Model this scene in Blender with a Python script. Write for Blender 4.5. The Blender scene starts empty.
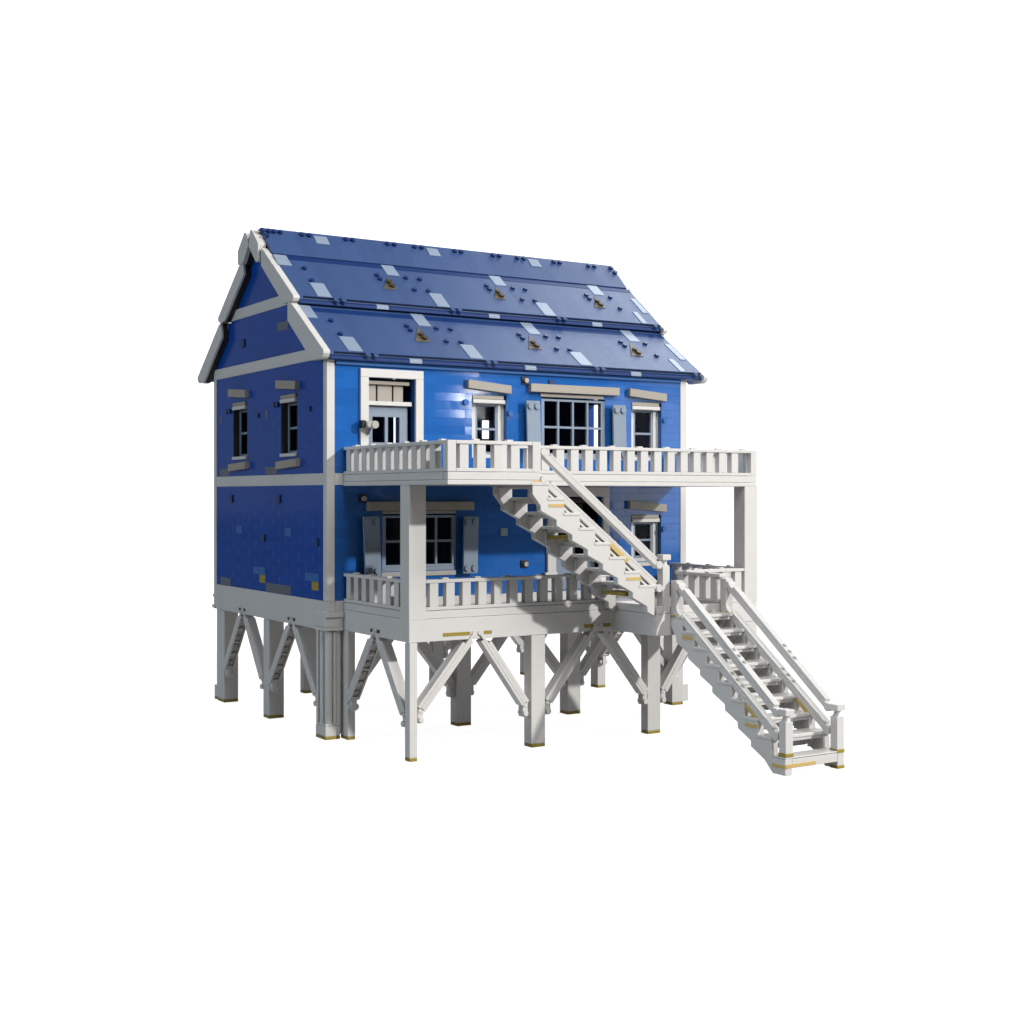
import bpy, bmesh, math, random
from mathutils import Vector
random.seed(7)
S = 0.1                      # one building unit of the model in metres
scene = bpy.context.scene
COL = scene.collection

# ------------------------------------------------------------------ materials
def new_mat(name):
    m = bpy.data.materials.new(name); m.use_nodes = True
    nt = m.node_tree; b = nt.nodes['Principled BSDF']
    return m, nt, b

def plastic(name, col, rough=0.3, var=0.06, spec=0.5, scale=9.0, fine=0.03):
    """moulded plastic: slight tone variation between pieces and faint surface unevenness"""
    m, nt, b = new_mat(name)
    tc = nt.nodes.new('ShaderNodeTexCoord')
    n = nt.nodes.new('ShaderNodeTexNoise'); n.inputs['Scale'].default_value = scale; n.inputs['Detail'].default_value = 3
    nt.links.new(tc.outputs['Object'], n.inputs['Vector'])
    oi = nt.nodes.new('ShaderNodeObjectInfo')
    add = nt.nodes.new('ShaderNodeMath'); add.operation = 'MULTIPLY_ADD'
    nt.links.new(oi.outputs['Random'], add.inputs[0]); add.inputs[1].default_value = 0.5
    nt.links.new(n.outputs['Fac'], add.inputs[2])
    mr = nt.nodes.new('ShaderNodeMapRange')
    mr.inputs['From Min'].default_value = 0.25; mr.inputs['From Max'].default_value = 1.12
    mr.inputs['To Min'].default_value = 1 - var; mr.inputs['To Max'].default_value = 1 + var
    nt.links.new(add.outputs[0], mr.inputs['Value'])
    mul = nt.nodes.new('ShaderNodeVectorMath'); mul.operation = 'SCALE'
    mul.inputs[0].default_value = col; nt.links.new(mr.outputs['Result'], mul.inputs['Scale'])
    nt.links.new(mul.outputs[0], b.inputs['Base Color'])
    n2 = nt.nodes.new('ShaderNodeTexNoise'); n2.inputs['Scale'].default_value = 60; n2.inputs['Detail'].default_value = 2
    nt.links.new(tc.outputs['Object'], n2.inputs['Vector'])
    r = nt.nodes.new('ShaderNodeMapRange')
    r.inputs['To Min'].default_value = rough - .06; r.inputs['To Max'].default_value = rough + .08
    nt.links.new(n2.outputs['Fac'], r.inputs['Value']); nt.links.new(r.outputs['Result'], b.inputs['Roughness'])
    bp = nt.nodes.new('ShaderNodeBump'); bp.inputs['Strength'].default_value = fine; bp.inputs['Distance'].default_value = 0.004
    nt.links.new(n2.outputs['Fac'], bp.inputs['Height']); nt.links.new(bp.outputs['Normal'], b.inputs['Normal'])
    b.inputs['Specular IOR Level'].default_value = spec
    return m

def tiled(name, col, axis, rough, w, h, tilt, seam, var, spec=0.5, seamcol=0.55, stagger=0.5):
    """wall of flat plastic tiles: each tile a little different in tone and tilt, fine dark seams between them"""
    m, nt, b = new_mat(name)
    N = nt.nodes.new; L = nt.links.new
    def mth(op, a, bb=None, c=None):
        n = N('ShaderNodeMath'); n.operation = op
        for i, v in enumerate((a, bb, c)):
            if v is None: continue
            if isinstance(v, (int, float)): n.inputs[i].default_value = v
            else: L(v, n.inputs[i])
        return n.outputs[0]
    geo = N('ShaderNodeNewGeometry')
    sep = N('ShaderNodeSeparateXYZ'); L(geo.outputs['Position'], sep.inputs[0])
    u = sep.outputs[axis]; v = sep.outputs['Z']
    vv = mth('DIVIDE', v, h); row = mth('FLOOR', vv)
    off = mth('MULTIPLY', mth('MODULO', row, 2.0), stagger)
    uu = mth('ADD', mth('DIVIDE', u, w), off); cu = mth('FLOOR', uu)
    fu = mth('FRACT', uu); fv = mth('FRACT', vv)
    du = mth('MULTIPLY', mth('MINIMUM', fu, mth('SUBTRACT', 1.0, fu)), w)
    dv = mth('MULTIPLY', mth('MINIMUM', fv, mth('SUBTRACT', 1.0, fv)), h)
    d = mth('MINIMUM', du, dv)
    sm = N('ShaderNodeMapRange'); sm.inputs['From Min'].default_value = seam*.4; sm.inputs['From Max'].default_value = seam
    L(d, sm.inputs['Value'])
    cell = N('ShaderNodeCombineXYZ'); L(cu, cell.inputs[0]); L(row, cell.inputs[1])
    wn = N('ShaderNodeTexWhiteNoise'); wn.noise_dimensions = '2D'; L(cell.outputs[0], wn.inputs['Vector'])
    tone = N('ShaderNodeMapRange'); tone.inputs['To Min'].default_value = 1-var; tone.inputs['To Max'].default_value = 1+var
    L(wn.outputs['Value'], tone.inputs['Value'])
    sc = mth('MULTIPLY', tone.outputs['Result'], mth('MULTIPLY_ADD', sm.outputs['Result'], 1-seamcol, seamcol))
    mul = N('ShaderNodeVectorMath'); mul.operation = 'SCALE'; mul.inputs[0].default_value = col; L(sc, mul.inputs['Scale'])
    L(mul.outputs[0], b.inputs['Base Color'])
    sub = N('ShaderNodeVectorMath'); sub.operation = 'SUBTRACT'; L(wn.outputs['Color'], sub.inputs[0]); sub.inputs[1].default_value = (.5, .5, .5)
    s2 = N('ShaderNodeVectorMath'); s2.operation = 'SCALE'; L(sub.outputs[0], s2.inputs[0]); s2.inputs['Scale'].default_value = tilt
    ad = N('ShaderNodeVectorMath'); ad.operation = 'ADD'; L(geo.outputs['Normal'], ad.inputs[0]); L(s2.outputs[0], ad.inputs[1])
    nm = N('ShaderNodeVectorMath'); nm.operation = 'NORMALIZE'; L(ad.outputs[0], nm.inputs[0])
    bp = N('ShaderNodeBump'); bp.inputs['Strength'].default_value = .35; bp.inputs['Distance'].default_value = .002
    L(sm.outputs['Result'], bp.inputs['Height']); L(nm.outputs[0], bp.inputs['Normal'])
    L(bp.outputs['Normal'], b.inputs['Normal'])
    n2 = N('ShaderNodeTexNoise'); n2.inputs['Scale'].default_value = 25; L(geo.outputs['Position'], n2.inputs['Vector'])
    r = N('ShaderNodeMapRange'); r.inputs['To Min'].default_value = rough-.05; r.inputs['To Max'].default_value = rough+.07
    L(n2.outputs['Fac'], r.inputs['Value']); L(r.outputs['Result'], b.inputs['Roughness'])
    b.inputs['Specular IOR Level'].default_value = spec
    return m

M = {}
M['white'] = plastic('white_plastic', (.80, .79, .775), .32, .03, .4)
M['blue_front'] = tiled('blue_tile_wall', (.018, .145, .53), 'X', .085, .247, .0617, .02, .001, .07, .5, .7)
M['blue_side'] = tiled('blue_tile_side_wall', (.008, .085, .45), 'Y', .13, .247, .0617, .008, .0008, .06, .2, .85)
M['blue'] = plastic('blue_plastic', (.03, .16, .5), .4, .04, .3, 9.0, 0)
M['roof'] = tiled('dark_blue_roof_tiles', (.05, .10, .26), "X", .38, .123, 10., .012, .001, .05, .45, .72, 0)
M['navy'] = plastic('navy_plastic', (.012, .04, .17), .3)
M['pale'] = plastic('pale_blue_tile', (.31, .39, .53), .3)
M['sand'] = plastic('sand_blue_plastic', (.285, .355, .46), .3)
M['taupe'] = plastic('taupe_plastic', (.44, .40, .345), .35)
M['tan'] = plastic('tan_plastic', (.74, .53, .19), .35)
M['dulltan'] = plastic('dull_tan_plastic', (.15, .12, .085), .4)
M['shade_umber'] = plastic('shade_umber_plastic', (.035, .03, .027), .5, .06, .3)  # shade colour for the rear eaves and the lower doorway
M['royal'] = plastic('royal_blue_plastic', (.010, .04, .17), .4, .06, .2)
M['darkolive'] = plastic('dark_olive_plastic', (.07, .05, .02), .4)
M['olive'] = plastic('olive_plastic', (.40, .30, .05), .35)
M['slate'] = plastic('slate_plastic', (.14, .17, .22), .35)
M['black'] = plastic('black_plastic', (.012, .012, .014), .4)
M['grey'] = plastic('light_grey_plastic', (.52, .50, .47), .3)
M['dark'] = plastic('dark_inner_plastic', (.03, .03, .035), .5)
def glass():
    m, nt, b = new_mat('window_glass')
    out = nt.nodes['Material Output']; nt.nodes.remove(b)
    t = nt.nodes.new('ShaderNodeBsdfTransparent'); t.inputs[0].default_value = (.93, .95, .96, 1)
    g = nt.nodes.new('ShaderNodeBsdfGlossy'); g.inputs['Roughness'].default_value = .03
    mx = nt.nodes.new('ShaderNodeMixShader')
    f = nt.nodes.new('ShaderNodeFresnel'); f.inputs[0].default_value = 1.12
    nt.links.new(f.outputs[0], mx.inputs[0]); nt.links.new(t.outputs[0], mx.inputs[1]); nt.links.new(g.outputs[0], mx.inputs[2])
    nt.links.new(mx.outputs[0], out.inputs[0]); return m
M['glass'] = glass()
def lit_sheet(name, diff, emit):
    m, nt, b = new_mat(name)
    b.inputs['Base Color'].default_value = (diff, diff, diff, 1); b.inputs['Roughness'].default_value = .9
    b.inputs['Specular IOR Level'].default_value = 0
    b.inputs['Emission Color'].default_value = (1, 1, 1, 1); b.inputs['Emission Strength'].default_value = emit
    return m

# ------------------------------------------------------------------ mesh builder
class MB:
    def __init__(s, T=None): s.v = []; s.f = []; s.T = T; s.mi = []; s.cur = 0
    def _add(s, pts, faces):
        o = len(s.v)
        for p in pts: s.v.append(s.T(*p) if s.T else tuple(p))
        for f in faces: s.f.append([o+i for i in f]); s.mi.append(s.cur)
    def box(s, x0, x1, y0, y1, z0, z1):
        s._add([(x, y, z) for z in (z0, z1) for y in (y0, y1) for x in (x0, x1)],
               [(0, 2, 3, 1), (4, 5, 7, 6), (0, 1, 5, 4), (2, 6, 7, 3), (0, 4, 6, 2), (1, 3, 7, 5)])
        return s
    def prism(s, poly, a0, a1, ax):
        """extrude a 2-D outline along axis ax ('x','y','z'); outline in the other two axes in order"""
        n = len(poly)
        def p(q, a):
            return {'x': (a, q[0], q[1]), 'y': (q[0], a, q[1]), 'z': (q[0], q[1], a)}[ax]
        pts = [p(q, a0) for q in poly]+[p(q, a1) for q in poly]
        s._add(pts, [tuple(range(n)), tuple(range(2*n-1, n-1, -1))]+[(i, (i+1) % n, n+(i+1) % n, n+i) for i in range(n)])
        return s
    def beam(s, p, q, w, h, side, shift=0.0):
        """bar from p to q; w across along 'side', h thick along the third direction, offset by shift along it"""
        p = Vector(p); q = Vector(q); d = (q-p).normalized(); u = Vector(side); u = (u-d*u.dot(d)).normalized(); n = u.cross(d)
        if n.z < 0: n = -n
        pts = []
        for c in (p, q):
            for a, b in ((-1, -1), (1, -1), (1, 1), (-1, 1)):
                pts.append(tuple(c+u*(a*w/2)+n*(b*h/2+shift)))
        s._add(pts, [(0, 1, 2, 3), (7, 6, 5, 4), (0, 4, 5, 1), (1, 5, 6, 2), (2, 6, 7, 3), (3, 7, 4, 0)])
        return s
    def cyl(s, p, q, r, n=14, r2=None):
        p = Vector(p); q = Vector(q); d = (q-p).normalized()
        a = Vector((0, 0, 1)) if abs(d.z) < .9 else Vector((1, 0, 0))
        u = d.cross(a).normalized(); w = d.cross(u)
        pts = []
        for c, rr in ((p, r), (q, r if r2 is None else r2)):
            for i in range(n):
                t = 2*math.pi*i/n; pts.append(tuple(c+u*(rr*math.cos(t))+w*(rr*math.sin(t))))
        s._add(pts, [tuple(range(n)), tuple(range(2*n-1, n-1, -1))]+[(i, (i+1) % n, n+(i+1) % n, n+i) for i in range(n)])
        return s
    def sheet(s, holes, u0, u1, v0, v1, n0, n1):
        """wall panel in (u, n, v) with rectangular holes, between depths n0 and n1"""
        us = sorted({u0, u1, *[h[0] for h in holes], *[h[1] for h in holes]})
        vs = sorted({v0, v1, *[h[2] for h in holes], *[h[3] for h in holes]})
        def inh(a, b): return any(h[0] < a < h[1] and h[2] < b < h[3] for h in holes)
        def solid(i, j):
            if i < 0 or j < 0 or i >= len(us)-1 or j >= len(vs)-1: return False
            return not inh((us[i]+us[i+1])/2, (vs[j]+vs[j+1])/2)
        for i in range(len(us)-1):
            for j in range(len(vs)-1):
                if not solid(i, j): continue
                a, b, c, d = us[i], us[i+1], vs[j], vs[j+1]
                s._add([(a, n0, c), (b, n0, c), (b, n0, d), (a, n0, d)], [(0, 1, 2, 3)])
                s._add([(a, n1, c), (b, n1, c), (b, n1, d), (a, n1, d)], [(3, 2, 1, 0)])
                if not solid(i-1, j): s._add([(a, n0, c), (a, n1, c), (a, n1, d), (a, n0, d)], [(0, 1, 2, 3)])
                if not solid(i+1, j): s._add([(b, n0, c), (b, n1, c), (b, n1, d), (b, n0, d)], [(3, 2, 1, 0)])
                if not solid(i, j-1): s._add([(a, n0, c), (b, n0, c), (b, n1, c), (a, n1, c)], [(0, 1, 2, 3)])
                if not solid(i, j+1): s._add([(a, n0, d), (b, n0, d), (b, n1, d), (a, n1, d)], [(3, 2, 1, 0)])
        return s
    def build(s, name, mat, parent=None, bevel=0.03, merge=False, smooth=False):
        me = bpy.data.meshes.new(name)
        lo = [min(v[i] for v in s.v) for i in range(3)]; hi = [max(v[i] for v in s.v) for i in range(3)]
        c = Vector([(a+b)/2 for a, b in zip(lo, hi)])
        bm = bmesh.new()
        vs = [bm.verts.new((Vector(v)-c)*S) for v in s.v]
        for f, k in zip(s.f, s.mi):
            try:
                fc = bm.faces.new([vs[i] for i in f]); fc.material_index = k
            except ValueError: pass
        if merge: bmesh.ops.remove_doubles(bm, verts=bm.verts, dist=1e-6)
        bmesh.ops.recalc_face_normals(bm, faces=bm.faces)
        bm.to_mesh(me); bm.free()
        for mm in (mat if isinstance(mat, (list, tuple)) else [mat]): me.materials.append(M[mm] if isinstance(mm, str) else mm)
        o = bpy.data.objects.new(name, me); COL.objects.link(o)
        wl = c*S
        o['wl'] = tuple(wl)
        if parent is not None:
            o.parent = parent; o.location = wl-Vector(parent['wl'])
        else: o.location = wl
        if bevel:
            b = o.modifiers.new('bevel', 'BEVEL'); b.width = bevel*S; b.segments = 2; b.limit_method = 'ANGLE'; b.angle_limit = math.radians(40)
            b.harden_normals = False
        return o

L_ = 22.757                 # depth of the house
W_ = 32.06                  # width of the house
FR = lambda u, n, z: (u, -n, z)              # front wall: u to the right, n outwards
LG = lambda u, n, z: (-n, L_-u, z)           # left gable: u from rear to front, n outwards
RG = lambda u, n, z: (W_+n, u, z)
BK = lambda u, n, z: (W_-u, L_+n, z)

# ------------------------------------------------------------------ the house
house = bpy.data.objects.new('stilt_house', None); COL.objects.link(house)
house.location = (16*S, 11*S, 0); house['wl'] = (16*S, 11*S, 0); house.empty_display_size = .3
house['label'] = 'blue two-storey toy brick house raised on white stilts with two white stair flights'
house['category'] = 'model house'

def part(mb, name, mat, parent=house, bevel=.03, label=None, **k):
    o = mb.build(name, mat, parent, bevel, **k)
    if label: o['label'] = label
    return o

# --- openings (u0,u1,z0,z1)
win1 = (11.73, 14.76, 19.9, 24.6); win3 = (26.5, 29.55, 19.9, 24.6); bigw = (17.9, 23.9, 19.9, 24.65)
lowbig = (4.3, 10.38, 11.6, 15.75); lowsm = (26.5, 29.52, 11.75, 15.55)
dup_ = (3.16, 6.9, 18.12, 25.5); dlow = (19.15, 23.6, 9.75, 17.6)
gA = (L_-18.32, L_-15.25, 19.95, 24.6); gB = (L_-8.28, L_-5.2, 19.95, 24.6)
BZ, TZ = 9.7, 26.9
part(MB(FR).sheet([win1, win3, bigw, lowbig, lowsm, dup_, dlow], .5, W_-.5, BZ, TZ, 0, -.6), 'wall', 'blue_front', bevel=0, merge=True, label='blue tiled front wall')
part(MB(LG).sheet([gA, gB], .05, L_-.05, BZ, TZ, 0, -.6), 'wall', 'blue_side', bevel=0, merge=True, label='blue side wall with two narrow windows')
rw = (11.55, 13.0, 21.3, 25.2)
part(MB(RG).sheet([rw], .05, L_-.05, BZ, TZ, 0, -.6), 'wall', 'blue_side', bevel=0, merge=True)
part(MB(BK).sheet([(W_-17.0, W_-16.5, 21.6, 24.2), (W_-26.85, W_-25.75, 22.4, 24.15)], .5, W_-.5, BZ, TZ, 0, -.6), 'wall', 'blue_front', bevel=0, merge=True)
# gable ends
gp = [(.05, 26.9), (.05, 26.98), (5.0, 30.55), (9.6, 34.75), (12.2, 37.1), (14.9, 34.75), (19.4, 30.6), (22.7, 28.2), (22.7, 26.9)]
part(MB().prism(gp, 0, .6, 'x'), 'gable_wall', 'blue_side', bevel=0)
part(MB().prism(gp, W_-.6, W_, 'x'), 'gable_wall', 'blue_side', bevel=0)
# inside floors
part(MB().box(.62, W_-.62, .62, L_-.62, 17.85, 18.1), 'floor_slab', 'dark', bevel=0)
part(MB().box(.62, W_-.62, .62, L_-.62, 9.5, 9.72), 'floor_slab', 'dark', bevel=0)
part(MB().box(.62, W_-.62, .62, L_-.62, 26.6, 26.85), 'floor_slab', 'dark', bevel=0)
# white trims
def corner(x0, x1, y0, y1, z0=9.7, z1=26.85): part(MB().box(x0, x1, y0, y1, z0, z1), 'corner_trim', 'white')
corner(-.05, .56, -.06, .56); corner(31.48, 32.1, -.06, .56); corner(-.05, .56, L_-.56, L_+.06); corner(31.48, 32.1, L_-.56, L_+.06)
part(MB().box(-.04, .3, .57, L_-.57, 17.83, 18.66), 'band_trim', 'white')
part(MB().box(.57, 31.47, -.05, .3, 17.83, 18.66), 'band_trim', 'white')
part(MB().box(W_-.3, W_+.04, .57, L_-.57, 17.83, 18.66), 'band_trim', 'white')
part(MB().box(-.07, .3, 1.0, 22.7, 26.75, 27.6), 'gable_trim', 'white')
part(MB().box(-.07, .3, 5.6, 18.9, 31.25, 32.1), 'gable_trim', 'white')
bf = MB()
bf.box(-.05, .6, -.05, L_+.05, 7.63, 9.69); bf.box(W_-.6, W_+.05, -.05, L_+.05, 7.63, 9.69)
bf.box(.61, W_-.61, -.05, .6, 7.63, 9.69); bf.box(.61, W_-.61, L_-.6, L_+.05, 7.63, 9.69)
bf.box(.61, W_-.61, .61, L_-.61, 8.9, 9.4)
part(bf, 'base_frame', 'white')
mb = MB()
mb.box(-.12, 1.3, L_-1.1, L_+.12, 8.6, 8.85); mb.box(-.16, 1.3, L_-.5, L_+.16, 7.7, 8.0)
part(mb, 'corner_bracket', 'white')
# soffit band under the eaves
part(MB().box(.6, 31.45, -.2, -.02, 26.3, 26.6), 'eave_trim', 'blue')

# --- patches, pegs
def patch(T, u0, u1, z0, z1, mat, n=.03, name='wall_tile'):
    part(MB(T).box(u0, u1, -.02, n, z0, z1), name, mat, bevel=.02)
def lg(y1, y0, z0, z1, mat, n=.03, name='wall_tile'): patch(LG, L_-y1, L_-y0, z0, z1, mat, n, name)
for y1, y0, z0, z1, m in [(21.3, 18.9, 9.72, 10.35, 'slate'), (11.3, 6.4, 9.74, 10.4, 'slate'), (13.9, 11.45, 10.97, 11.55, 'blue'), (3.8, 1.4, 10.97, 11.55, 'blue'),
                          (12.6, 11.45, 10.35, 10.95, 'olive'), (2.6, 1.4, 10.35, 10.95, 'olive'), (17.65, 16.4, 14.07, 14.68, 'blue'), (7.6, 6.4, 14.07, 14.68, 'blue'),
                          (21.38, 19.1, 18.7, 19.3, 'slate'), (11.46, 9.04, 18.7, 19.28, 'slate'), (11.4, 10.9, 23.05, 23.65, 'slate'), (21.4, 21.0, 23.05, 23.6, 'slate'),
                          (9.0, 6.9, 29.45, 30.1, 'slate')]:
    lg(y1, y0, z0, z1, m)
for y1, y0, z0, z1 in [(19.05, 18.4, 16.52, 17.15), (9.0, 8.35, 16.52, 17.15), (11.95, 11.4, 13.5, 14.07), (1.85, 1.4, 13.5, 14.07), (13.05, 12.7, 23.12, 23.5), (3.05, 2.75, 23.12, 23.5), (16.4, 15.7, 28.9, 29.55)]:
    lg(y1, y0, z0, z1, 'navy', .12, 'wall_peg')
for y in (19.45, 18.85, 9.35, 8.75):
    part(MB(LG).cyl((L_-y, 0, 23.95), (L_-y, .22, 23.95), .2), 'wall_peg', 'navy', bevel=0)
def hook(u, z, m='black'):
    mb = MB(FR); mb.box(u-.3, u+.3, 0, .1, z-.3, z+.3); o = part(mb, 'wall_hook', m, bevel=.02)
    part(MB(FR).cyl((u+.05, .1, z), (u+.05, .3, z), .18), 'peg', 'grey', o, bevel=0)
for u, z in [(16.35, 25.85), (16.3, 11.88), (2.72, 16.88)]: hook(u, z)
part(MB(FR).box(18.55, 19.1, 0, .1, 25.68, 26.02), 'wall_hook', 'navy', bevel=.02)
part(MB(FR).box(14.17, 14.79, -.02, .1, 14.05, 14.65), 'wall_tile', 'sand', bevel=.02)
for u, z in [(15.02, 23.29), (29.82, 23.2), (29.75, 14.37), (23.9, 13.2), (11.15, 24.0)]:
    part(MB(FR).cyl((u, 0, z), (u, .2, z), .22), 'wall_peg', 'blue', bevel=0)

# --- windows
def window(T, o, tilt_l, lint, sill=None, cols=1, mid=.5, jamb=.55, framemat='white', header=True, D0=-.42, side=False):
    u0, u1, z0, z1 = o; g = .004
    mb = MB(T)
    D1 = D0-.33
    top = z1-.62 if header else z1-.1
    mb.box(u0+g, u0+jamb, D1, D0, z0+g, top); mb.box(u1-jamb, u1-g, D1, D0, z0+g, top)
    mb.box(u0+jamb, u1-jamb, D1, D0, z0+g, z0+.3)
    if header:
        mb.box(u0+g, u1-g, D1, -.12, top+.005, z1-.3)
    w = part(mb, 'window', framemat)
    if header:
        part(MB(T).box(u0+.02, u1-.3, -.5, .08, top+.32, top+.6), 'header', 'taupe', w)
        part(MB(T).box(u0+.02, u1-.25, -.11, .14, top+.02, top+.3), 'ledge', 'white', w)
    mu = MB(T); a0, a1 = u0+jamb, u1-jamb; zb = z0+.3; k = .17
    for z in (zb+.01, zb+(top-zb)*mid-k/2, top-k): mu.box(a0+.01, a1-.01, D1+.02, D0-.06, z, z+k)
    n = cols
    if side:
        mu = MB(T); uc = u0+.28
        mu.box(uc, uc+.2, D0-.1, D0, zb, top)
        for z in (zb+.01, zb+(top-zb)*mid-k/2, top-k): mu.box(uc+.21, a1-.01, D1+.02, D0-.06, z, z+k)
        part(MB(T).box(u0+.003, u0+.06, -.75, -.03, z0+.01, top), 'shade_reveal', 'dark', w, bevel=0)  # dark liner paints the shade on the side of the opening
    for i in range(0 if side else n+1):
        u = a0+.01+(a1-a0-.02-k)*i/n; mu.box(u, u+k, D1+.03, D0-.05, zb, top)
    part(mu, 'mullion', 'sand', w, bevel=.015)
    part(MB(T).box(a0+.05, a1-.05, D1+.1, D1+.14, zb+.05, top-.05), 'pane', 'glass', w, bevel=0)
    if lint:
        l0, l1, zc, h, proud = lint
        mb = MB(T); t = math.tan(math.radians(tilt_l)); hw = (l1-l0)/2
        pts = [(l0, zc+t*hw-h/2), (l1, zc-t*hw-h/2), (l1, zc-t*hw+h/2), (l0, zc+t*hw+h/2)]
        mb.prism(pts, 0, proud, 'y'); part(mb, 'lintel', 'taupe', w)
    if sill:
        l0, l1, zc, h, proud, tl = sill; t = math.tan(math.radians(tl)); hw = (l1-l0)/2
        pts = [(l0, zc+t*hw-h/2), (l1, zc-t*hw-h/2), (l1, zc-t*hw+h/2), (l0, zc+t*hw+h/2)]
        part(MB(T).prism(pts, 0, proud, 'y'), 'sill', 'taupe', w)
        part(MB(T).box(u0+.05, u1-.1, -.4, .16, z0-.0+.02, z0+.27), 'ledge', 'white', w)
    return w
window(FR, win1, 4.6, (11.2, 14.95, 25.22, .62, .42))
window(FR, win3, 4.6, (26.08, 29.8, 25.18, .62, .42))
window(FR, bigw, 0, (16.7, 25.05, 25.32, .62, .42), cols=4, jamb=.14, framemat='sand', header=False, D0=-.03)
part(MB(FR).box(17.75, 23.7, -.1, .1, 24.68, 24.95), 'window_header', 'taupe')
window(FR, lowbig, 0, (3.0, 11.7, 16.33, .64, .42), cols=4, jamb=.14, framemat='sand', header=False, D0=-.03)
part(MB(FR).box(4.2, 10.3, -.1, .1, 15.78, 15.98), 'window_header', 'taupe')
part(MB(FR).box(4.2, 10.3, -.3, .12, 11.25, 11.58), 'sill', 'grey')
window(FR, lowsm, 4.6, (26.08, 29.78, 16.22, .62, .42))
part(MB(FR).box(26.5, 29.4, -.3, .12, 11.42, 11.72), 'sill', 'white')
for g in (gA, gB):
    c = (g[0]+g[1])/2
    window(LG, g, 4.6, (c-1.72, c+2.0, 25.27, .62, .42), (c-1.72, c+2.1, 19.42, .56, .42, -2.6), jamb=.1, framemat='dark', side=True)  # dark frame puts the shade of the opening into its colour

# --- shutters
def shutter(u0, u1, z0, z1, lean):
    t = math.tan(math.radians(lean)); h = z1-z0
    mb = MB(FR); pts = [(u0+t*h/2, z0), (u1+t*h/2, z0), (u1-t*h/2, z1), (u0-t*h/2, z1)]
    mb.prism(pts, .42, .62, 'y')
    o = part(mb, 'shutter', 'sand')
    for z in (z0+.4, z1-.4):
        for a in (.32, .93):
            u = u0+a*(u1-u0)/1.25-t*(z-(z0+z1)/2)
            part(MB(FR).cyl((u, .6, z), (u, .78, z), .24), 'shutter_stud', 'sand', o, bevel=0)
    for z in (z0+.3, z1-.7): part(MB(FR).box((u0+u1)/2-.3, (u0+u1)/2+.3, 0, .41, z, z+.4), 'bracket', 'navy', o)
shutter(16.22, 17.45, 19.9, 24.3, 1.9); shutter(24.3, 25.55, 19.9, 24.25, 1.2)
shutter(2.6, 3.85, 11.35, 15.6, 2.2); shutter(10.68, 11.9, 11.35, 15.55, -1.0)

# --- upper door
dr = part(MB(FR).box(3.2, 6.5, -.6, -.4, 18.13, 23.52), 'door', 'sand', label='pale blue upper door with glazed panes')
def door_leaf(u0, u1, z0, z1, panes, d0, d1):
    mb = MB(FR); mb.sheet(panes, u0, u1, z0, z1, d0, d1); return mb
# rebuild the leaf with real openings
bpy.data.objects.remove(dr)
dr = part(door_leaf(3.2, 6.55, 18.13, 23.5, [(3.72, 4.72, 20.9, 22.75), (4.96, 5.9, 20.9, 22.75)], -.42, -.62), 'door', 'sand', bevel=0, merge=True, label='pale blue upper door with two glazed panes')
part(MB(FR).box(3.7, 5.92, -.54, -.5, 20.85, 22.8), 'pane', 'glass', dr, bevel=0)
mb = MB(FR)
mb.box(2.5, 3.14, -.3, .22, 18.12, 25.5); mb.box(6.91, 7.54, -.3, .22, 18.12, 25.5); mb.box(2.5, 7.54, -.3, .22, 25.505, 26.12)
part(mb, 'door_frame', 'white', dr)
mb = MB(FR)
mb.box(3.17, 6.6, -.62, -.2, 25.05, 25.3)
for a, b in ((3.17, 4.02), (4.14, 5.3), (5.42, 6.2)): mb.box(a, b, -.6, -.45, 23.87, 25.04)
part(mb, 'transom', 'taupe', dr)
part(MB(FR).box(3.17, 6.75, -.6, -.1, 23.55, 23.85), 'transom_bar', 'white', dr)
# wall lamp by the door
mb = MB(FR); mb.box(2.35, 2.62, .23, .75, 21.85, 22.4)
la = part(mb, 'wall_lamp', 'black', label='small grey lamp on the upper door frame')
mb = MB(FR); mb.box(2.63, 3.2, .3, .85, 21.9, 22.36); mb.cyl((3.3, .3, 22.1), (3.3, .95, 22.1), .28); mb.cyl((2.8, .85, 22.1), (2.8, .98, 22.1), .17)
part(mb, 'lamp_body', 'grey', la, bevel=.02)
part(MB(FR).cyl((3.05, .3, 21.45), (3.05, .55, 21.8), .09), 'lamp_arm', 'slate', la, bevel=0)

# --- lower door
dl = part(door_leaf(19.2, 23.2, 9.76, 15.2, [(19.75, 21.0, 12.2, 14.5), (21.3, 22.5, 12.2, 14.5)], -.42, -.62), 'door', 'sand', bevel=0, merge=True, label='pale blue lower door behind the stairs')
part(MB(FR).box(19.7, 22.55, -.54, -.5, 12.15, 14.55), 'pane', 'glass', dl, bevel=0)
mb = MB(FR)
mb.box(18.35, 19.13, -.3, .22, 9.76, 16.99); mb.box(23.62, 24.2, -.3, .22, 9.76, 16.99); mb.box(18.35, 24.2, -.3, .22, 17.0, 17.75)
mb.box(18.1, 19.2, -.1, .3, 9.76, 11.2)
part(mb, 'door_frame', 'white', dl)
mb = MB(FR); mb.box(19.16, 23.5, -.62, -.3, 16.5, 16.9)
for a in (19.2, 20.4, 21.6): mb.box(a, a+.5, -.6, -.5, 15.5, 16.45)
part(mb, 'transom', 'shade_umber', dl)  # coloured dark to stand for the shaded doorway

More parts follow.
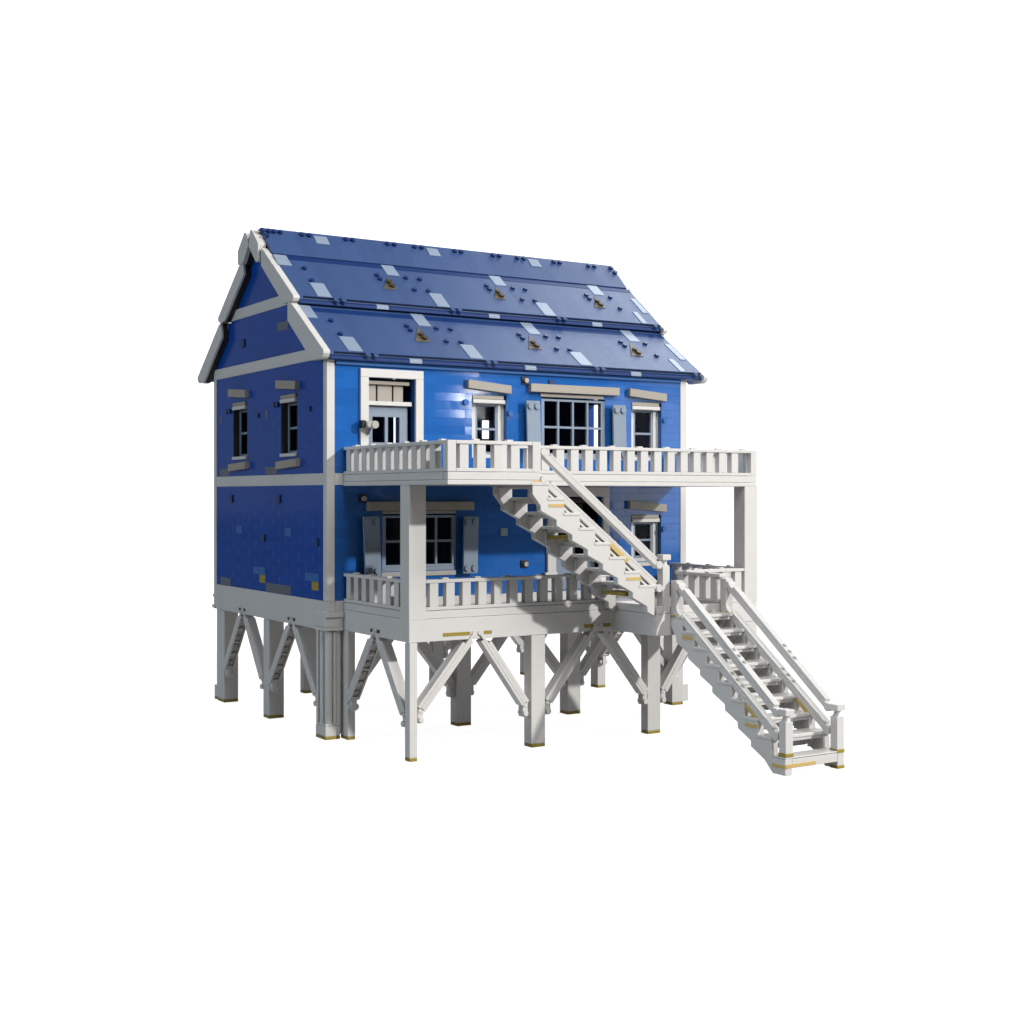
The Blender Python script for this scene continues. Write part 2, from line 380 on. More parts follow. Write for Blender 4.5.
# ------------------------------------------------------------------ roof
def rot_n(a, b):
    d = Vector((b[0]-a[0], b[1]-a[1])).normalized(); return d, Vector((-d.y, d.x))
RX0, RX1 = -.13, 33.3
def tier(a, b, thick, mir=False):
    """roof slab from lower edge a to upper edge b (y, z)"""
    d, n = rot_n(a, b)
    if n.y < 0: n = -n
    A = Vector(a); B = Vector(b)
    poly = [A, B, B-n*thick, A+d*.5-n*thick*.6, A+d*.3-n*.1, A-n*.1]
    return [tuple(p) for p in poly]
t1a, t1b = (-.4, 27.2), (5.35, 31.225); t2a, t2b = (4.95, 31.72), (9.42, 35.305); t3a, t3b = (9.72, 35.5), (11.95, 37.76)
fronts = [(t1a, t1b, .42), (t2a, t2b, .42), (t3a, t3b, .36)]
tiers = []
for i, (a, b, th) in enumerate(fronts):
    mb = MB(); mb.prism(tier(a, b, th), RX0, RX1, 'x')
    if i < 2:                           # rounded drip edge below each course
        y, z = a
        mb.prism([(y+.22, z-.23), (y+.22, z-.02), (y+.5, z+.1), (y+.5, z-.23)], RX0+.01, RX1-.01, 'x')
    else:
        mb.prism([(11.96, 37.7), (11.96, 37.78), (12.6, 37.78), (12.6, 37.7)], RX0, RX1, 'x')
    tiers.append(part(mb, 'roof_tier', 'roof', bevel=.02))
    y, z = a
    if i < 2:
        de = MB().prism([(y-.12, z-.6), (y-.12, z-.4), (y-.0, z-.26), (y+.4, z-.26), (y+.4, z-.6)], RX0, RX1, 'x')
        part(de, 'drip_edge', 'royal', tiers[-1], bevel=.03)
    else:
        part(MB().prism([(y-.02, z-.36), (y-.02, z-.12), (y+.5, z-.12), (y+.5, z-.36)], RX0, RX1, 'x'), 'drip_edge', 'navy', tiers[-1], bevel=.02)  # navy strip stands in for the shaded gap under the top tier
        part(MB().prism([(9.6, 34.9), (9.6, 35.3), (10.6, 36.0), (10.6, 34.9)], RX0, RX1, 'x'), 'roof_filler', 'navy', tiers[-1], bevel=0)
rears = [((25.0, 27.12), (19.2, 31.2), .42), ((20.0, 31.62), (15.2, 35.3), .42), ((15.05, 35.35), (12.7, 37.72), .36)]
for a, b, th in rears:
    d, n = rot_n(a, b); n = n if n.y > 0 else -n
    A = Vector(a); B = Vector(b)
    part(MB().prism([tuple(p) for p in (A, B, B-n*th, A-n*th)], RX0, RX1, 'x'), 'roof_tier', 'roof', bevel=.02)
def on_roof(i, s, n=0.0):
    a, b, _ = fronts[i]; d, nn = rot_n(a, b)
    return a[0]+d.x*s+nn.x*n, a[1]+d.y*s+nn.y*n
def rtile(i, x0, x1, s0, s1, mat='pale', name='pale_tile'):
    h = .02 if name == 'shade_strip' else .04
    p = [on_roof(i, s0, -.05), on_roof(i, s1, -.05), on_roof(i, s1, h), on_roof(i, s0, h)]
    part(MB().prism(p, x0, x1, 'x'), name, mat, tiers[i], bevel=.01)
def rstuds(i, pts, mat='navy', r=.21, h=.17):  # navy default paints in the shade on the stud sides
    for x, s in pts:
        p = on_roof(i, s, -.03); q = on_roof(i, s, h)
        part(MB().cyl((x, *p), (x, *q), r, 12), 'roof_stud', mat, tiers[i], bevel=.02)
PX = 9.93
for i, (su, sl, tr, tt) in enumerate([((4.74, 6.6), (.1, 2.15), (2.18, 4.47), (4.43, 2.44, 3.82)), ((4.25, 5.76), (.02, 1.96), (2.0, 4.0), (3.96, 2.2, 3.4))]):
    st = [(1.76, tt[0]), (1.76, tt[1])]
    rtile(i, -.2, .86, *su); rtile(i, 1.5, 2.64, *sl)
    for k in range(3):
        x = PX*k
        rtile(i, 9.12-.25*i+x, 10.2-.25*i+x, *su)
        if k < 2: rtile(i, 11.43+.12*i+x, 12.55+.12*i+x, *sl)
        # tan corner slope with two dark studs
        xr = 8.9-.12*i+x; xl = 7.68+x
        mb = MB()
        A = on_roof(i, tr[0], .05); B = on_roof(i, tr[1], .05); A2 = on_roof(i, tr[0], -.1); B2 = on_roof(i, tr[1], -.1)
        mb._add([(xl, *A), (xr, *A), (xr, *B), (xl, *A2), (xr, *A2), (xr, *B2)], [(0, 1, 2), (5, 4, 3), (0, 3, 4, 1), (1, 4, 5, 2), (2, 5, 3, 0)])
        part(mb, 'tan_tile', 'dulltan', tiers[i], bevel=.01)
        for xx, ss in ((xr-.33, tr[0]+.95), (xr-.26, tr[0]+.42)):
            part(MB().cyl((xx, *on_roof(i, ss, 0)), (xx, *on_roof(i, ss, .24)), .23, 12), 'tile_stud', 'darkolive', tiers[i], bevel=0)
        st += [(7.95-.1*i+x, tt[0]), (8.0-.1*i+x, tt[2]), (10.48-.1*i+x, tt[0]), (10.43+x, tt[1])]
        if k < 2: st += [(11.7-.1*i+x, tt[0]), (11.68+x, tt[1])]
    rstuds(i, st)
rtile(0, RX0+.01, RX1-.01, 5.75, 6.35, 'royal', 'shade_strip'); rtile(1, RX0+.01, RX1-.01, 5.2, 5.7, 'royal', 'shade_strip')  # dark blue strips paint the shadow below the next course
rtile(0, 32.54, 33.14, 2.06, 4.68); rtile(0, 31.2, 31.77, .03, 2.04); rtile(1, 32.5, 33.08, 1.8, 4.15); rtile(1, 31.38, 31.94, .03, 1.84)
for x0, x1 in ((4.1, 5.22), (14.15, 15.2), (24.1, 25.15)): rtile(2, x0, x1, 1.85, 2.86)
rstuds(2, [(x, 2.74) for x in (-.2, .35, .75, 1.3, 3.1, 3.72, 6.85, 7.45, 10.56, 11.18, 13.05, 13.7, 16.85, 17.45, 20.55, 21.2, 23.0, 23.65, 26.77, 27.4, 30.48, 31.12, 32.9)] + [(.0, 2.1), (33.05, 2.1)], h=.2)
for i in (0, 1):                          # pairs of studs and pale tiles on the drip edges
    y, z = fronts[i][0]
    for x in (-.0, 2.85, 3.47, 12.75, 13.35, 22.65, 23.25, 32.6):
        part(MB().cyl((x, y-.02, z-.38), (x, y-.3, z-.14), .2, 12), 'edge_stud', 'roof', tiers[i], bevel=.02)
    for x in (6.25, 16.1, 26.1):
        part(MB().prism([(y-.14, z-.58), (y-.14, z-.35), (y-.01, z-.22), (y+.05, z-.22), (y+.05, z-.58)], x, x+1.0, 'x'), 'pale_tile', 'pale', tiers[i], bevel=.01)

# --- barge boards (y, z outlines)
barges = [
    [(5.54, 29.88), (5.54, 31.2), (5.0, 31.2), (-.85, 27.17), (-.84, 26.95), (-.68, 26.72), (-.36, 26.6), (1.15, 26.6)],
    [(10.7, 34.61), (10.7, 36.0), (10.25, 35.75), (4.47, 31.6), (4.46, 31.42), (4.58, 31.28), (4.82, 31.2), (6.3, 31.2)],
    [(12.52, 37.66), (12.1, 37.5), (10.9, 36.35), (11.0, 35.0), (11.22, 34.93), (11.5, 35.09), (12.9, 36.43)],
    [(13.4, 37.5), (13.77, 37.64), (15.2, 36.4), (15.2, 35.31), (14.2, 35.25), (12.95, 36.5)],
    [(15.24, 35.35), (20.13, 31.69), (20.1, 31.4), (19.73, 31.21), (18.7, 31.25), (14.3, 34.5), (14.45, 35.3)],
    [(19.5, 31.2), (19.95, 31.07), (25.16, 27.14), (25.12, 26.85), (24.85, 26.65), (24.3, 26.58), (23.7, 26.62), (19.3, 29.98)]]
for i, pl in enumerate(barges):
    top = i in (2, 3)
    part(MB().prism(pl, -.82 if top else -.66, -.14 if i < 3 else -.46, 'x'), 'barge_board', 'white')
    if i >= 3: part(MB().prism(pl, -.45, -.01, 'x'), 'soffit', 'shade_umber', bevel=0)  # shadow under the rear eaves is put into the soffit colour
    pr = [(12.5, 37.78), (12.0, 37.66), (9.85, 35.5), (9.95, 35.1), (11.0, 34.95), (12.9, 36.8)] if i == 2 else [(y, z-.26) for y, z in pl]
    part(MB().prism(pr, 33.31, 33.85 if top else 33.75, 'x'), 'barge_board', 'white')

# ------------------------------------------------------------------ decks and railings
def railing(deck, p, q, z0, z1, width, start, gap, pitch, inward, knobs=True, half_end=True):
    """rail from p to q (x,y) between z0 (bottom rail) and z1 (top); balusters on a fixed pitch, rails as one mesh"""
    p = Vector(p); q = Vector(q); d = (q-p); ln = d.length; d.normalize(); inn = Vector(inward)
    def bx(mb, a, b, za, zb, w0=0.0, w1=width):
        A = p+d*a+inn*w0; B = p+d*b+inn*w1
        mb.box(min(A.x, B.x), max(A.x, B.x), min(A.y, B.y), max(A.y, B.y), za, zb)
    mb = MB(); bx(mb, 0, ln, z1-.22, z1); bx(mb, 0, ln, z0, z0+.22)
    if knobs:
        s = 1.3
        while s < ln-.4:
            bx(mb, s, s+.45, z1, z1+.1, .12, width-.12); s += 2.44
    part(mb, 'rail', 'white', deck)
    s = start
    while s+pitch-gap < ln+.01:
        m = MB(); bx(m, s, s+pitch-gap, z0+.222, z1-.222, .06, width-.06); part(m, 'baluster', 'white', deck)
        s += pitch
def post(x0, x1, y0, y1, z0, z1, foot=True, name='post'):
    o = part(MB().box(x0, x1, y0, y1, z0+(.24 if foot else 0), z1), name, 'white')
    if foot: part(MB().box(x0, x1, y0, y1, z0, z0+.235), 'foot', 'olive', o)
    return o
X0, X1, DF, DB = 1.22, 30.83, -10.0, -15.05
# upper balcony
mb = MB(); mb.box(X0+.3, X1-.3, DF+.3, -.06, 17.8, 18.12); mb.box(X0+.3, 7.7, DB+.3, DF+.3, 17.8, 18.12)
bal = part(mb, 'balcony_deck', 'white', label='upper balcony deck with a landing jutting forward')
def fascia(deck, segs, z):
    for (x0, x1, y0, y1) in segs:
        mb = MB(); mb.box(x0, x1, y0, y1, z[0], z[1]); mb.box(x0+.02, x1-.02, y0+.02, y1-.02, z[1]+.015, z[2])
        part(mb, 'fascia', 'white', deck)
fascia(bal, [(X0, X0+.6, DB+.61, -.06), (X0, 8.0, DB, DB+.6), (7.4, X1, DF, DF+.6), (X1-.6, X1, DF+.61, -.06)], (17.77, 18.06, 18.55))
zb, zt = 18.57, 20.5
railing(bal, (X0, -.06), (X0, DB+.62), zb, zt, .6, .35, .56, 1.22, (1, 0))
railing(bal, (X0+.61, DB), (7.39, DB), zb, zt, .6, .28, .6, 1.235, (0, 1))
railing(bal, (8.62, DF), (X1-.62, DF), zb, zt, .6, .02+.36, .55, 1.21, (0, 1))
railing(bal, (X1, DF+.62), (X1, -.06), zb, zt, .6, .35, .56, 1.22, (-1, 0))
for x0, x1, y0, y1 in ((X0, X0+.6, DB, DB+.6), (X1-.61, X1, DF, DF+.61), (7.4, 8.02, DB, DB+.6), (8.0, 8.61, DF, DF+.6)):
    part(MB().box(x0, x1, y0, y1, zb, zt), 'corner_post', 'white', bal)
part(MB().box(7.41, 8.03, DB-.02, DB+.3, 17.78, 18.05), 'tan_plate', 'tan', bal)
# upper posts
post(X0-.02, X0+1.22, DF-.02, DF+1.22, 9.06, 17.76, False)
post(X1-1.25, X1+.02, DF-.02, DF+1.22, 9.06, 17.76, False)
# lower porch
mb = MB(); mb.box(X0+.3, X1-.3, DF+.3, -.06, 8.7, 9.1); mb.box(17.4, 23.2, DB+.3, DF+.3, 8.7, 9.1)
por = part(mb, 'porch_deck', 'white', label='lower porch deck with a stair landing')
fascia(por, [(X0, X0+.6, DF+.61, -.06), (X0, X1, DF, DF+.6), (X1-.6, X1, DF+.61, -.06), (17.3, 23.5, DB, DB+.5), (22.9, 23.5, DB+.51, DF-.01), (17.3, 17.8, DB+.51, DF-.01)], (7.62, 9.08, 9.6))
zb, zt = 9.63, 11.63
railing(por, (X0, -.06), (X0, DF+.0), zb, zt, .6, .35, .56, 1.22, (1, 0))
railing(por, (2.46, DF), (17.3, DF), zb, zt, .6, .3, .58, 1.22, (0, 1))
railing(por, (23.52, DF), (X1-1.26, DF), zb, zt, .6, .3, .58, 1.22, (0, 1))
railing(por, (X1, DF+1.24), (X1, -.06), zb, zt, .6, .35, .56, 1.22, (-1, 0))
railing(por, (23.5, DB+.1), (23.5, DF), zb, zt, .6, .4, .56, 1.22, (-1, 0))

# ------------------------------------------------------------------ posts under the house
post(1.18, 1.74, -10.15, -9.47, 0, 7.6); post(10.53, 11.65, -10.03, -9.1, 0, 7.6); post(20.45, 21.6, -10.0, -9.2, 0, 7.6); post(29.7, 30.83, -10.0, -9.1, 0, 7.6)
post(1.2, 1.78, -.82, .35, 0, 7.6)
for x0, x1, y0, y1 in ((10.53, 11.72, .1, 1.15), (20.53, 21.76, .3, 1.4), (30.45, 31.6, -.26, .9), (31.19, 32.06, 11.2, 12.3), (30.3, 31.5, 22.0, 22.75), (20.43, 21.6, 22.0, 22.75), (7.7, 8.9, 21.8, 22.7), (0, 1.23, 10.7, 11.86)):
    post(x0, x1, y0, y1, 0, 7.6)
o = post(0, 1.22, 20.45, 21.9, 0, 7.6)
part(MB().box(.15, 1.1, 21.95, 22.65, 1.2, 7.6), 'post', 'white')
o = part(MB().box(.1, 1.2, 21.95, 23.05, .24, 1.2), 'post_base', 'white'); part(MB().box(.1, 1.2, 21.95, 23.05, 0, .235), 'foot', 'olive', o)
part(MB().box(31.65, 32.25, -.1, .5, .24, 1.6), 'post_base', 'white')
# fluted corner column
mb = MB(); mb.box(.12, .85, .1, 1.5, 1.1, 7.55)
mb.box(-.1, .12, 1.28, 1.62, 1.0, 7.6); mb.box(.72, 1.0, .0, .28, 1.0, 7.6)
mb.cyl((.22, .22, 1.1), (.22, .22, 7.55), .27, 20); mb.cyl((.06, .85, 1.1), (.06, .85, 7.55), .2, 16); mb.cyl((.58, .02, 1.1), (.58, .02, 7.55), .12, 16)
mb.box(.9, 1.19, .3, .9, .3, 7.6)
col = part(mb, 'corner_column', 'white', bevel=0, label='fluted corner column with base and capital')
mb = MB(); mb.box(-.14, .98, -.05, 1.62, .24, .92); mb.box(-.1, .92, -.02, 1.6, .93, 1.1)
part(mb, 'column_base', 'white', col)
mb = MB(); mb.box(-.22, 1.12, -.22, 1.7, 7.62, 7.85); mb.box(-.14, 1.05, -.14, 1.62, 7.86, 8.55); mb.box(-.25, 1.16, -.25, 1.72, 8.56, 8.95)
part(mb, 'capital', 'white', col)
part(MB().box(-.14, .98, -.05, 1.62, 0, .235), 'foot', 'olive', col)

# ------------------------------------------------------------------ diagonal braces
def brace(top, foot, side, w=.78, ladder=True):
    """two stacked bars, open ladder underside, hinge at each end; 'side' points inwards across the bar"""
    t = Vector(top); f = Vector(foot); sd = Vector(side); c = sd*(w/2)
    T, F = t+c, f+c
    d = (F-T).normalized()
    mb = MB()
    mb.beam(T+d*.1, F-d*.12, w, .2, side, .0)                       # long plate
    u = sd.normalized()
    if not ladder: mb.beam(T+d*.5, F-d*.1, w*.96, .2, side, -.2)
    for k in ((-1, 1) if ladder else ()): mb.beam(T+d*.5+u*(k*(w/2-.07)), F-d*.1+u*(k*(w/2-.07)), .13, .2, side, -.2)
    ln = (F-T).length; n = int((ln-.8)/1.22)
    for i in range(n+1 if ladder else 0):
        a = .55+i*(ln-.9)/max(n, 1); mb.beam(T+d*a, T+d*(a+.14), w-.28, .17, side, -.2)
    mb.beam(T+d*.95, F-d*.02, w*.98, .24, side, .225)               # upper bar, shorter at the apex
    b = part(mb, 'brace', 'white', bevel=.02)
    nn = u.cross(d); nn = nn if nn.z > 0 else -nn
    for i in range(6 if ladder else 0):
        a = .9+i*(ln-1.7)/5
        part(MB().cyl(T+d*a-nn*.09, T+d*a-nn*.27, .17, 10), 'tube', 'grey', b, bevel=0)
    h = MB()
    h.cyl(F-d*.0-u*(w*.42), F+u*(w*.42), .2, 12)
    g = Vector((0, 0, -1))
    h.box(min(F.x-.2, F.x+.2), F.x+.2, F.y-.28, F.y+.28, F.z-.85, F.z-.02)
    h.cyl(F+g*.62-u*.4, F+g*.62+u*.4, .19, 12)
    part(h, 'hinge', 'white', b, bevel=.02)
    h = MB(); h.cyl(T-u*(w*.45), T+u*(w*.45), .16, 12)
    part(h, 'hinge', 'white', b, bevel=0)
def bay_x(xl, xr, y, side, run=None, zt=7.72, zf=3.0):
    c = (xl+xr)/2
    brace((c-.25, y, zt), (xl+.15, y, zf), side, ladder=False); brace((c+.25, y, zt), (xr-.15, y, zf), side, ladder=False)
def bay_y(yl, yr, x, side, zt=7.72, zf=2.95):
    c = (yl+yr)/2
    brace((x, c-.12, zt), (x, yl+.12, zf), side); brace((x, c+.12, zt), (x, yr-.12, zf), side)
IN = (0, 1, 0)
brace((6.05, -10.12, 8.0), (2.05, -10.12, 3.25), IN, ladder=False); brace((6.5, -10.12, 8.0), (10.05, -10.12, 3.0), IN, ladder=False)
bay_x(11.75, 20.35, -10.12, IN, zt=8.0); bay_x(21.7, 29.6, -10.12, IN, zt=8.0)
bay_x(1.9, 10.45, .35, IN); bay_x(11.8, 20.45, .35, IN); bay_x(21.85, 30.4, .35, IN)
bay_x(9.0, 20.3, 22.7, (0, -1, 0)); bay_x(21.7, 30.2, 22.7, (0, -1, 0))
bay_y(1.75, 10.6, -.13, (1, 0, 0), 7.95); bay_y(11.95, 20.35, -.13, (1, 0, 0), 7.95)
bay_y(1.0, 11.1, 32.0, (-1, 0, 0)); bay_y(12.4, 21.9, 32.0, (-1, 0, 0))
bay_y(-9.35, -.9, 1.1, (1, 0, 0), 7.95); bay_y(-9.0, -.4, 30.75, (-1, 0, 0))
# gold plates over each apex; on the sides darkened for shade in their holes
for x0, x1 in ((3.7, 5.75), (6.8, 7.4), (14.9, 15.65), (16.4, 17.2), (25, 25.4), (26, 26.4)):
    part(MB().box(x0, x1, DF-.03, DF+.2, 7.9, 8.13), 'gold_plate', 'olive', por, bevel=.01)
part(MB().box(X0-.03, X0+.2, -5.8, -4.4, 7.88, 8.1), 'gold_plate', 'darkolive', por, bevel=.01)
for c in (6.2, 16.2):
    part(MB().box(-.08, .2, c-.7, c+.7, 7.88, 8.1), 'gold_plate', 'darkolive', bevel=.01)

# ------------------------------------------------------------------ staircases
def stair_profile(n, s0, z0, run, rise, zend, first=(.6, .85)):
    """saw-tooth stringer outline in (s, z): s grows down the flight"""
    top = []; 
    for k in range(n):
        top += [(s0+run*k, z0-rise*k), (s0+run*(k+1), z0-rise*k)]
    bot = [(s0, z0-.55), (s0+.6, z0-1.3), (s0+.62, z0-1.62)]
    k = 0
    while s0+.62+run*(k+1) < s0+run*n-.3:
        bot.append((s0+.62+run*(k+1)-.02, z0-1.62-rise*k-.6)); bot.append((s0+.62+run*(k+1), z0-1.62-rise*(k+1))); k += 1
    bot = [b for b in bot if b[1] > zend+.3]
    return top, bot
RISE, RUN = .975, 1.22
# flight 1 : runs to the right along the front, from balcony to landing
yr = DB+.26
top, bot = stair_profile(8, 7.39, 17.74, RUN, RISE, 8.95)
poly = top+[(17.15, 8.98)]+bot[::-1]
f1 = part(MB().prism(poly, DB, DB+.5, 'y'), 'staircase', 'white', label='upper white flight of stairs from balcony to landing')
part(MB().prism(poly, -10.65, -10.12, 'y'), 'stringer', 'white', f1)
for k in range(8):
    x = 7.39+RUN*k; z = 17.74-RISE*k
    mb = MB(); mb.box(x-.1, x+RUN+.04, DB-.04, -10.1, z+.003, z+.2)
    mb.box(x+.25, x+RUN-.05, DB+.51, -10.66, z-.22, z)
    part(mb, 'tread', 'white', f1)
    for y in (DB+.51, -10.91):
        mb = MB(); mb._add([(x+.1, y, z-.1), (x+.85, y, z-.1), (x+.1, y, z-.95), (x+.1, y+.25, z-.1), (x+.85, y+.25, z-.1), (x+.1, y+.25, z-.95)], [(0, 1, 2), (5, 4, 3), (0, 3, 4, 1), (1, 4, 5, 2), (2, 5, 3, 0)])
        part(mb, 'gusset', 'white', f1, bevel=.01)
part(MB().beam((8.3, yr, 18.1-.04), (17.2, yr, 11.12), .42, .16, (0, 1, 0), -.46), 'rail_strip', 'white', f1)
for x0, x1, z in ((8.62, 9.8, 16.55), (14.8, 16.0, 11.66)):
    part(MB().box(x0, x1, DB-.03, DB+.45, z-.2, z), 'tan_plate', 'tan', f1, bevel=.01)
part(MB().box(11.2, 13.4, DB+.7, -10.8, 14.15, 14.4), 'tan_plate', 'olive', f1, bevel=.01)
part(MB().box(15.2, 16.4, DB+.7, -11.8, 10.35, 10.6), 'tan_plate', 'olive', f1, bevel=.01)
def handrail(par, a, b, side, w=.5):
    a = Vector(a); b = Vector(b); d = (b-a).normalized(); u = Vector(side)
    mb = MB(); mb.beam(a, b, w, .34, side, -.07); mb.beam(a+d*.55, b-d*.4, w*.96, .19, side, .2)
    r = part(mb, 'handrail', 'white', par)
    part(MB().cyl(b-u*.3, b+u*.3, .27, 18), 'rail_end', 'white', par, bevel=.02); part(MB().cyl(a-u*.3, a+u*.3, .24, 18), 'rail_end', 'white', par, bevel=.02)
    ln = (b-a).length
    nn = u.cross(d); nn = nn if nn.z > 0 else -nn
    for t in (.55, .6, .65): part(MB().cyl(a+d*(ln*t)+nn*.3, a+d*(ln*t)+nn*.38, .12, 10), 'rail_pin', 'grey', par, bevel=0)
    return r
handrail(f1, (8.25, yr, 19.86), (17.55, yr, 12.42), (0, 1, 0)); handrail(f1, (8.25, yr, 18.1), (17.55, yr, 10.85), (0, 1, 0))
part(MB().beam((13.4, yr, 14.12), (15.0, yr, 12.82), .56, .3, (0, 1, 0), -.12), 'tan_plate', 'tan', f1, bevel=.01)
def newel(par, x0, x1, y0, y1, z0, z1, foot=None):
    mb = MB(); mb.box(x0, x1, y0, y1, z0, z1-.75)
    cx, cy = (x0+x1)/2, (y0+y1)/2
    mb.cyl((cx, cy, z1-.76), (cx, cy, z1-.5), .3, 16, .2)
    mb.cyl((cx, cy, z1-.5), (cx, cy, z1-.38), .2, 16, .3)
    mb.box(x0-.04, x1+.06, y0-.06, y1+.04, z1-.38, z1)
    o = part(mb, 'newel_post', 'white', par)
    if foot: part(MB().box(x0-.03, x1+.03, y0-.03, y1+.03, foot, foot+.24), 'newel_foot', 'olive', par)
newel(f1, 17.84, 18.44, DB-.0, DB+.62, 9.1, 13.1)
# flight 2 : comes forward from the landing down to the ground
top, bot = stair_profile(8, 15.07, 8.82, 1.235, RISE, .3)
poly = top+[(25.0, 1.02), (26.2, 1.02), (26.2, .02), (25.1, .02)]+bot[::-1]
poly = [(-s, z) for s, z in poly]
f2 = part(MB().prism(poly, 18.48, 19.05, 'x'), 'staircase', 'white', label='lower white flight of stairs reaching the ground')
part(MB().prism(poly, 22.88, 23.45, 'x'), 'stringer', 'white', f2)
for k in range(8):
    y = -15.07-1.235*k; z = 8.82-RISE*k
    mb = MB(); mb.box(18.46, 23.47, y-1.27, y+.1, z+.003, z+.2); mb.box(19.06, 22.87, y-1.16, y-.3, z-.22, z)
    part(mb, 'tread', 'white', f2)
    for x in (19.06, 22.62):
        mb = MB(); mb._add([(x, y-.1, z-.1), (x, y-.85, z-.1), (x, y-.1, z-.95), (x+.25, y-.1, z-.1), (x+.25, y-.85, z-.1), (x+.25, y-.1, z-.95)], [(0, 1, 2), (5, 4, 3), (0, 3, 4, 1), (1, 4, 5, 2), (2, 5, 3, 0)])
        part(mb, 'gusset', 'white', f2, bevel=.01)
    mb = MB(); mb.box(19.4, 22.5, y-.16, y-.02, z-.78, z-.25); part(mb, 'riser', 'white', f2)
mb = MB(); mb.box(19.06, 22.87, -26.2, -25.75, .45, 1.0); mb.box(19.06, 22.87, -25.74, -25.0, .8, 1.0); mb.box(18.47, 23.46, -26.22, -25.0, 1.03, 1.12)
part(mb, 'bottom_step', 'white', f2)
part(MB().box(18.5, 21.0, -26.24, -26.0, .48, .7), 'tan_plate', 'tan', f2, bevel=.01)
part(MB().box(18.45, 18.6, -26.2, -25.05, .42, .64), 'tan_plate', 'tan', f2, bevel=.01)
part(MB().box(22.86, 23.47, -26.23, -25.6, .0, .2), 'newel_foot', 'olive', f2, bevel=.01)
part(MB().box(18.45, 18.7, -17.5, -16.35, 7.5, 7.75), 'tan_plate', 'tan', f2, bevel=.01)
part(MB().box(18.45, 18.7, -23.7, -22.6, 2.55, 2.78), 'tan_plate', 'tan', f2, bevel=.01)
part(MB().box(19.2, 22.8, -21.6, -21.2, 3.5, 3.72), 'tan_plate', 'olive', f2, bevel=.01)
newel(f2, 18.52, 19.13, -26.2, -25.6, 1.12, 4.03, 1.13); newel(f2, 22.85, 23.45, -26.2, -25.6, 1.0, 4.0, .98)
for x in (18.8, 23.15):
    handrail(f2, (x, -15.75, 10.95), (x, -25.3, 3.75), (1, 0, 0)); handrail(f2, (x, -15.55, 9.25), (x, -25.25, 2.3), (1, 0, 0))
    o = part(MB().box(x-.32, x+.3, -15.7, -15.1, 8.85, 11.35), 'newel_post', 'white', f2)
    part(MB().box(x-.34, x+.32, -15.72, -15.08, 8.86, 9.08), 'newel_foot', 'tan', f2)
    part(MB().beam((x, -22.6, 4.0), (x, -23.8, 3.12), .54, .3, (1, 0, 0), -.12), 'tan_plate', 'tan', f2, bevel=.01)

# ------------------------------------------------------------------ see-through sheet and self-glowing backdrop, added for a white surround
def poly_obj(name, verts, faces, mat):
    me = bpy.data.meshes.new(name); me.from_pydata(verts, [], faces); me.materials.append(mat)
    o = bpy.data.objects.new(name, me); COL.objects.link(o); o['kind'] = 'structure'; return o
YAW = .5575
vx, vy = math.sin(YAW), math.cos(YAW)
N = 48; R = 45.0
def acrylic():
    """clear-to-milky acrylic sheet the model stands on: mostly see-through, a quarter milky"""
    m, nt, b = new_mat('milky_acrylic_sheet')
    out = nt.nodes['Material Output']; nt.nodes.remove(b)
    t = nt.nodes.new('ShaderNodeBsdfTransparent'); d = nt.nodes.new('ShaderNodeBsdfDiffuse'); d.inputs[0].default_value = (.92, .92, .92, 1)
    mx = nt.nodes.new('ShaderNodeMixShader'); mx.inputs[0].default_value = MILK
    nt.links.new(t.outputs[0], mx.inputs[1]); nt.links.new(d.outputs[0], mx.inputs[2]); nt.links.new(mx.outputs[0], out.inputs[0])
    return m
MILK, BACK_EMIT = .32, 1.34
verts = [(1.5+6.5*math.cos(2*math.pi*i/96), .5+6.5*math.sin(2*math.pi*i/96), 0) for i in range(96)]
poly_obj('ground', verts, [tuple(range(96))], acrylic())
vs = []; fs = []
a0 = math.pi/2-YAW
for i in range(N+1):
    a = a0+math.radians(-80+118*i/N)
    vs += [(R*math.cos(a), R*math.sin(a), -30), (R*math.cos(a), R*math.sin(a), 30)]
for i in range(N): fs.append((2*i, 2*i+1, 2*i+3, 2*i+2))
poly_obj('backdrop', vs, fs, lit_sheet('self_lit_white_backdrop', .1, BACK_EMIT))  # backdrop has its own glow to keep the background white

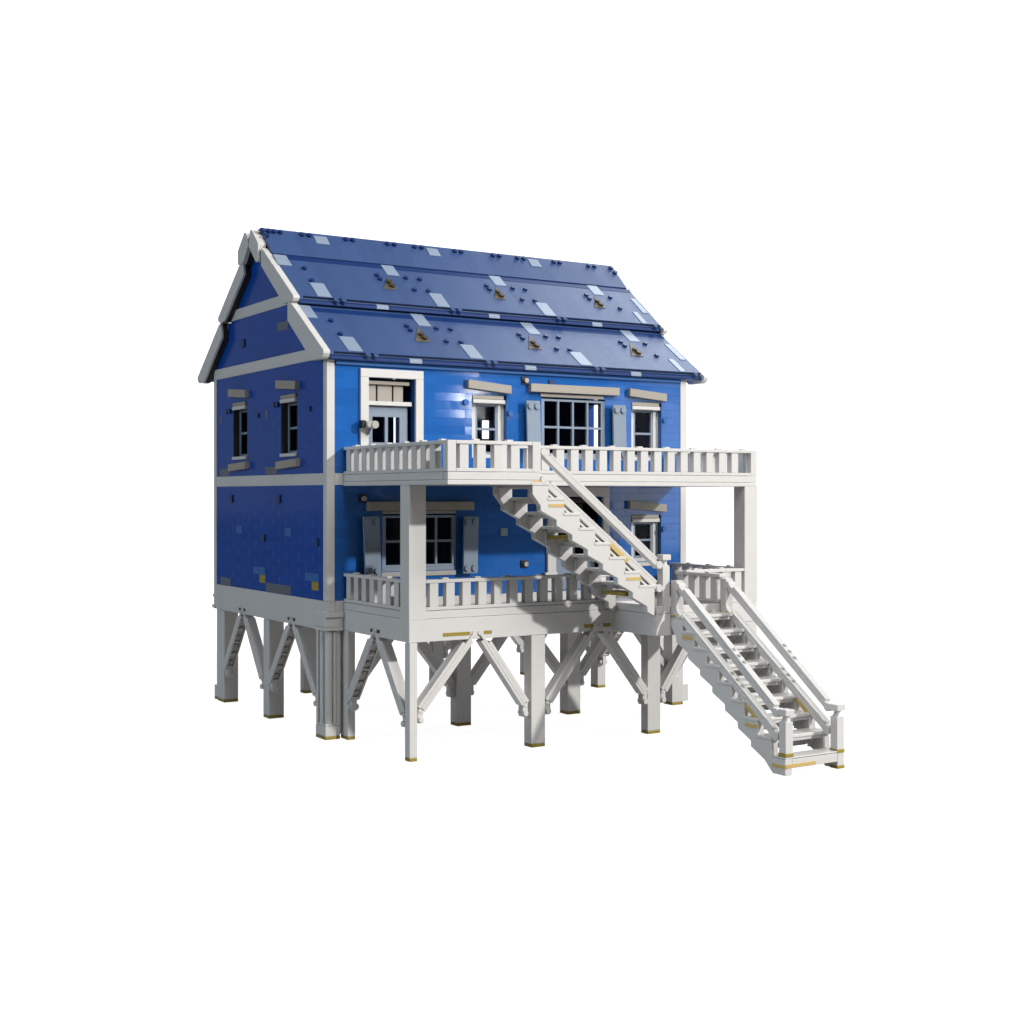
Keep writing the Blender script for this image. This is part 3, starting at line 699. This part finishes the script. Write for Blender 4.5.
# ------------------------------------------------------------------ lamps
def area(name, loc, target, size, power, col, size_y=None, shape=None):
    l = bpy.data.lights.new(name, 'AREA'); l.energy = power; l.color = col; l.size = size
    if size_y: l.shape = 'RECTANGLE'; l.size_y = size_y
    if shape: l.shape = shape
    o = bpy.data.objects.new(name, l); COL.objects.link(o); o.location = loc
    d = Vector(target)-Vector(loc); o.rotation_euler = d.to_track_quat('-Z', 'Y').to_euler(); return o
ctr = Vector((1.6, .4, 1.7))
ld = Vector((-.67, 1.0, -.505)).normalized()
KD = 80.0
KEY = 2.1
area('key_lamp', ctr-ld*KD, ctr, 2.6, KEY*math.pi*KD*KD, (1, .975, .935), shape='DISK')
TOP = 330
area('added_roof_sheen_light', (9.6, 4.0, 9.8), (2.8, .4, 2.9), 5.5, TOP, (.88, .94, 1.0), 5.0)  # added unseen light, placed to give the right of the roof its sheen
REAR = 6
area('added_gable_sheen_light', (-3.6, 8.8, 3.6), (.0, 1.1, 2.2), 3.0, REAR, (.80, .90, 1.0), 4.4)  # added unseen light: fills the side gable and lays a sheen on it
FRONT = 34
area('added_wall_sheen_light', (8.9, -7.0, 2.1), (2.8, 0, 2.0), 2.2, FRONT, (.95, .98, 1.0), 2.3)  # added unseen light for the sheen at the right of the front wall
area('added_glare_light', (5.3, -6.9, 2.95), (1.2, 0, 2.4), .3, 12, (1, 1, 1), .42)  # small added light that makes the glare patch on the front wall
LEFT = 1060
area('left_softbox', (-22, 1.8, 9.0), (0, .6, 2), 6, LEFT, (.66, .84, 1.0), 6)

HIGH = 500
area('added_front_fill', (.5, -7.0, 10.0), (1.6, -.8, 1.2), 3.5, HIGH, (1, .985, .96), 3.5)  # added steep fill to lift the shaded white parts in front

w = bpy.data.worlds.new('World'); scene.world = w; w.use_nodes = True
w.node_tree.nodes['Background'].inputs[0].default_value = (.95, .93, .9, 1); w.node_tree.nodes['Background'].inputs[1].default_value = .095

# ------------------------------------------------------------------ camera and view
cam = bpy.data.cameras.new('camera'); co = bpy.data.objects.new('camera', cam); COL.objects.link(co)
co.location = (-39.818*S, -88.3007*S, 17.0844*S); co.rotation_euler = (math.pi/2, 0, -YAW)
cam.sensor_width = 36; cam.lens = 36*1373.56/1024; cam.shift_y = -(512-495.64)/1024; cam.clip_end = 500; cam.clip_start = .1
scene.camera = co
vs_ = scene.view_settings; vs_.view_transform = 'Standard'; vs_.look = 'None'; vs_.exposure = 0; vs_.gamma = 1; vs_.use_curve_mapping = False
for o in bpy.data.objects:
    if 'wl' in o: del o['wl']
scene.cycles.diffuse_bounces = 1
scene.cycles.max_bounces = 8
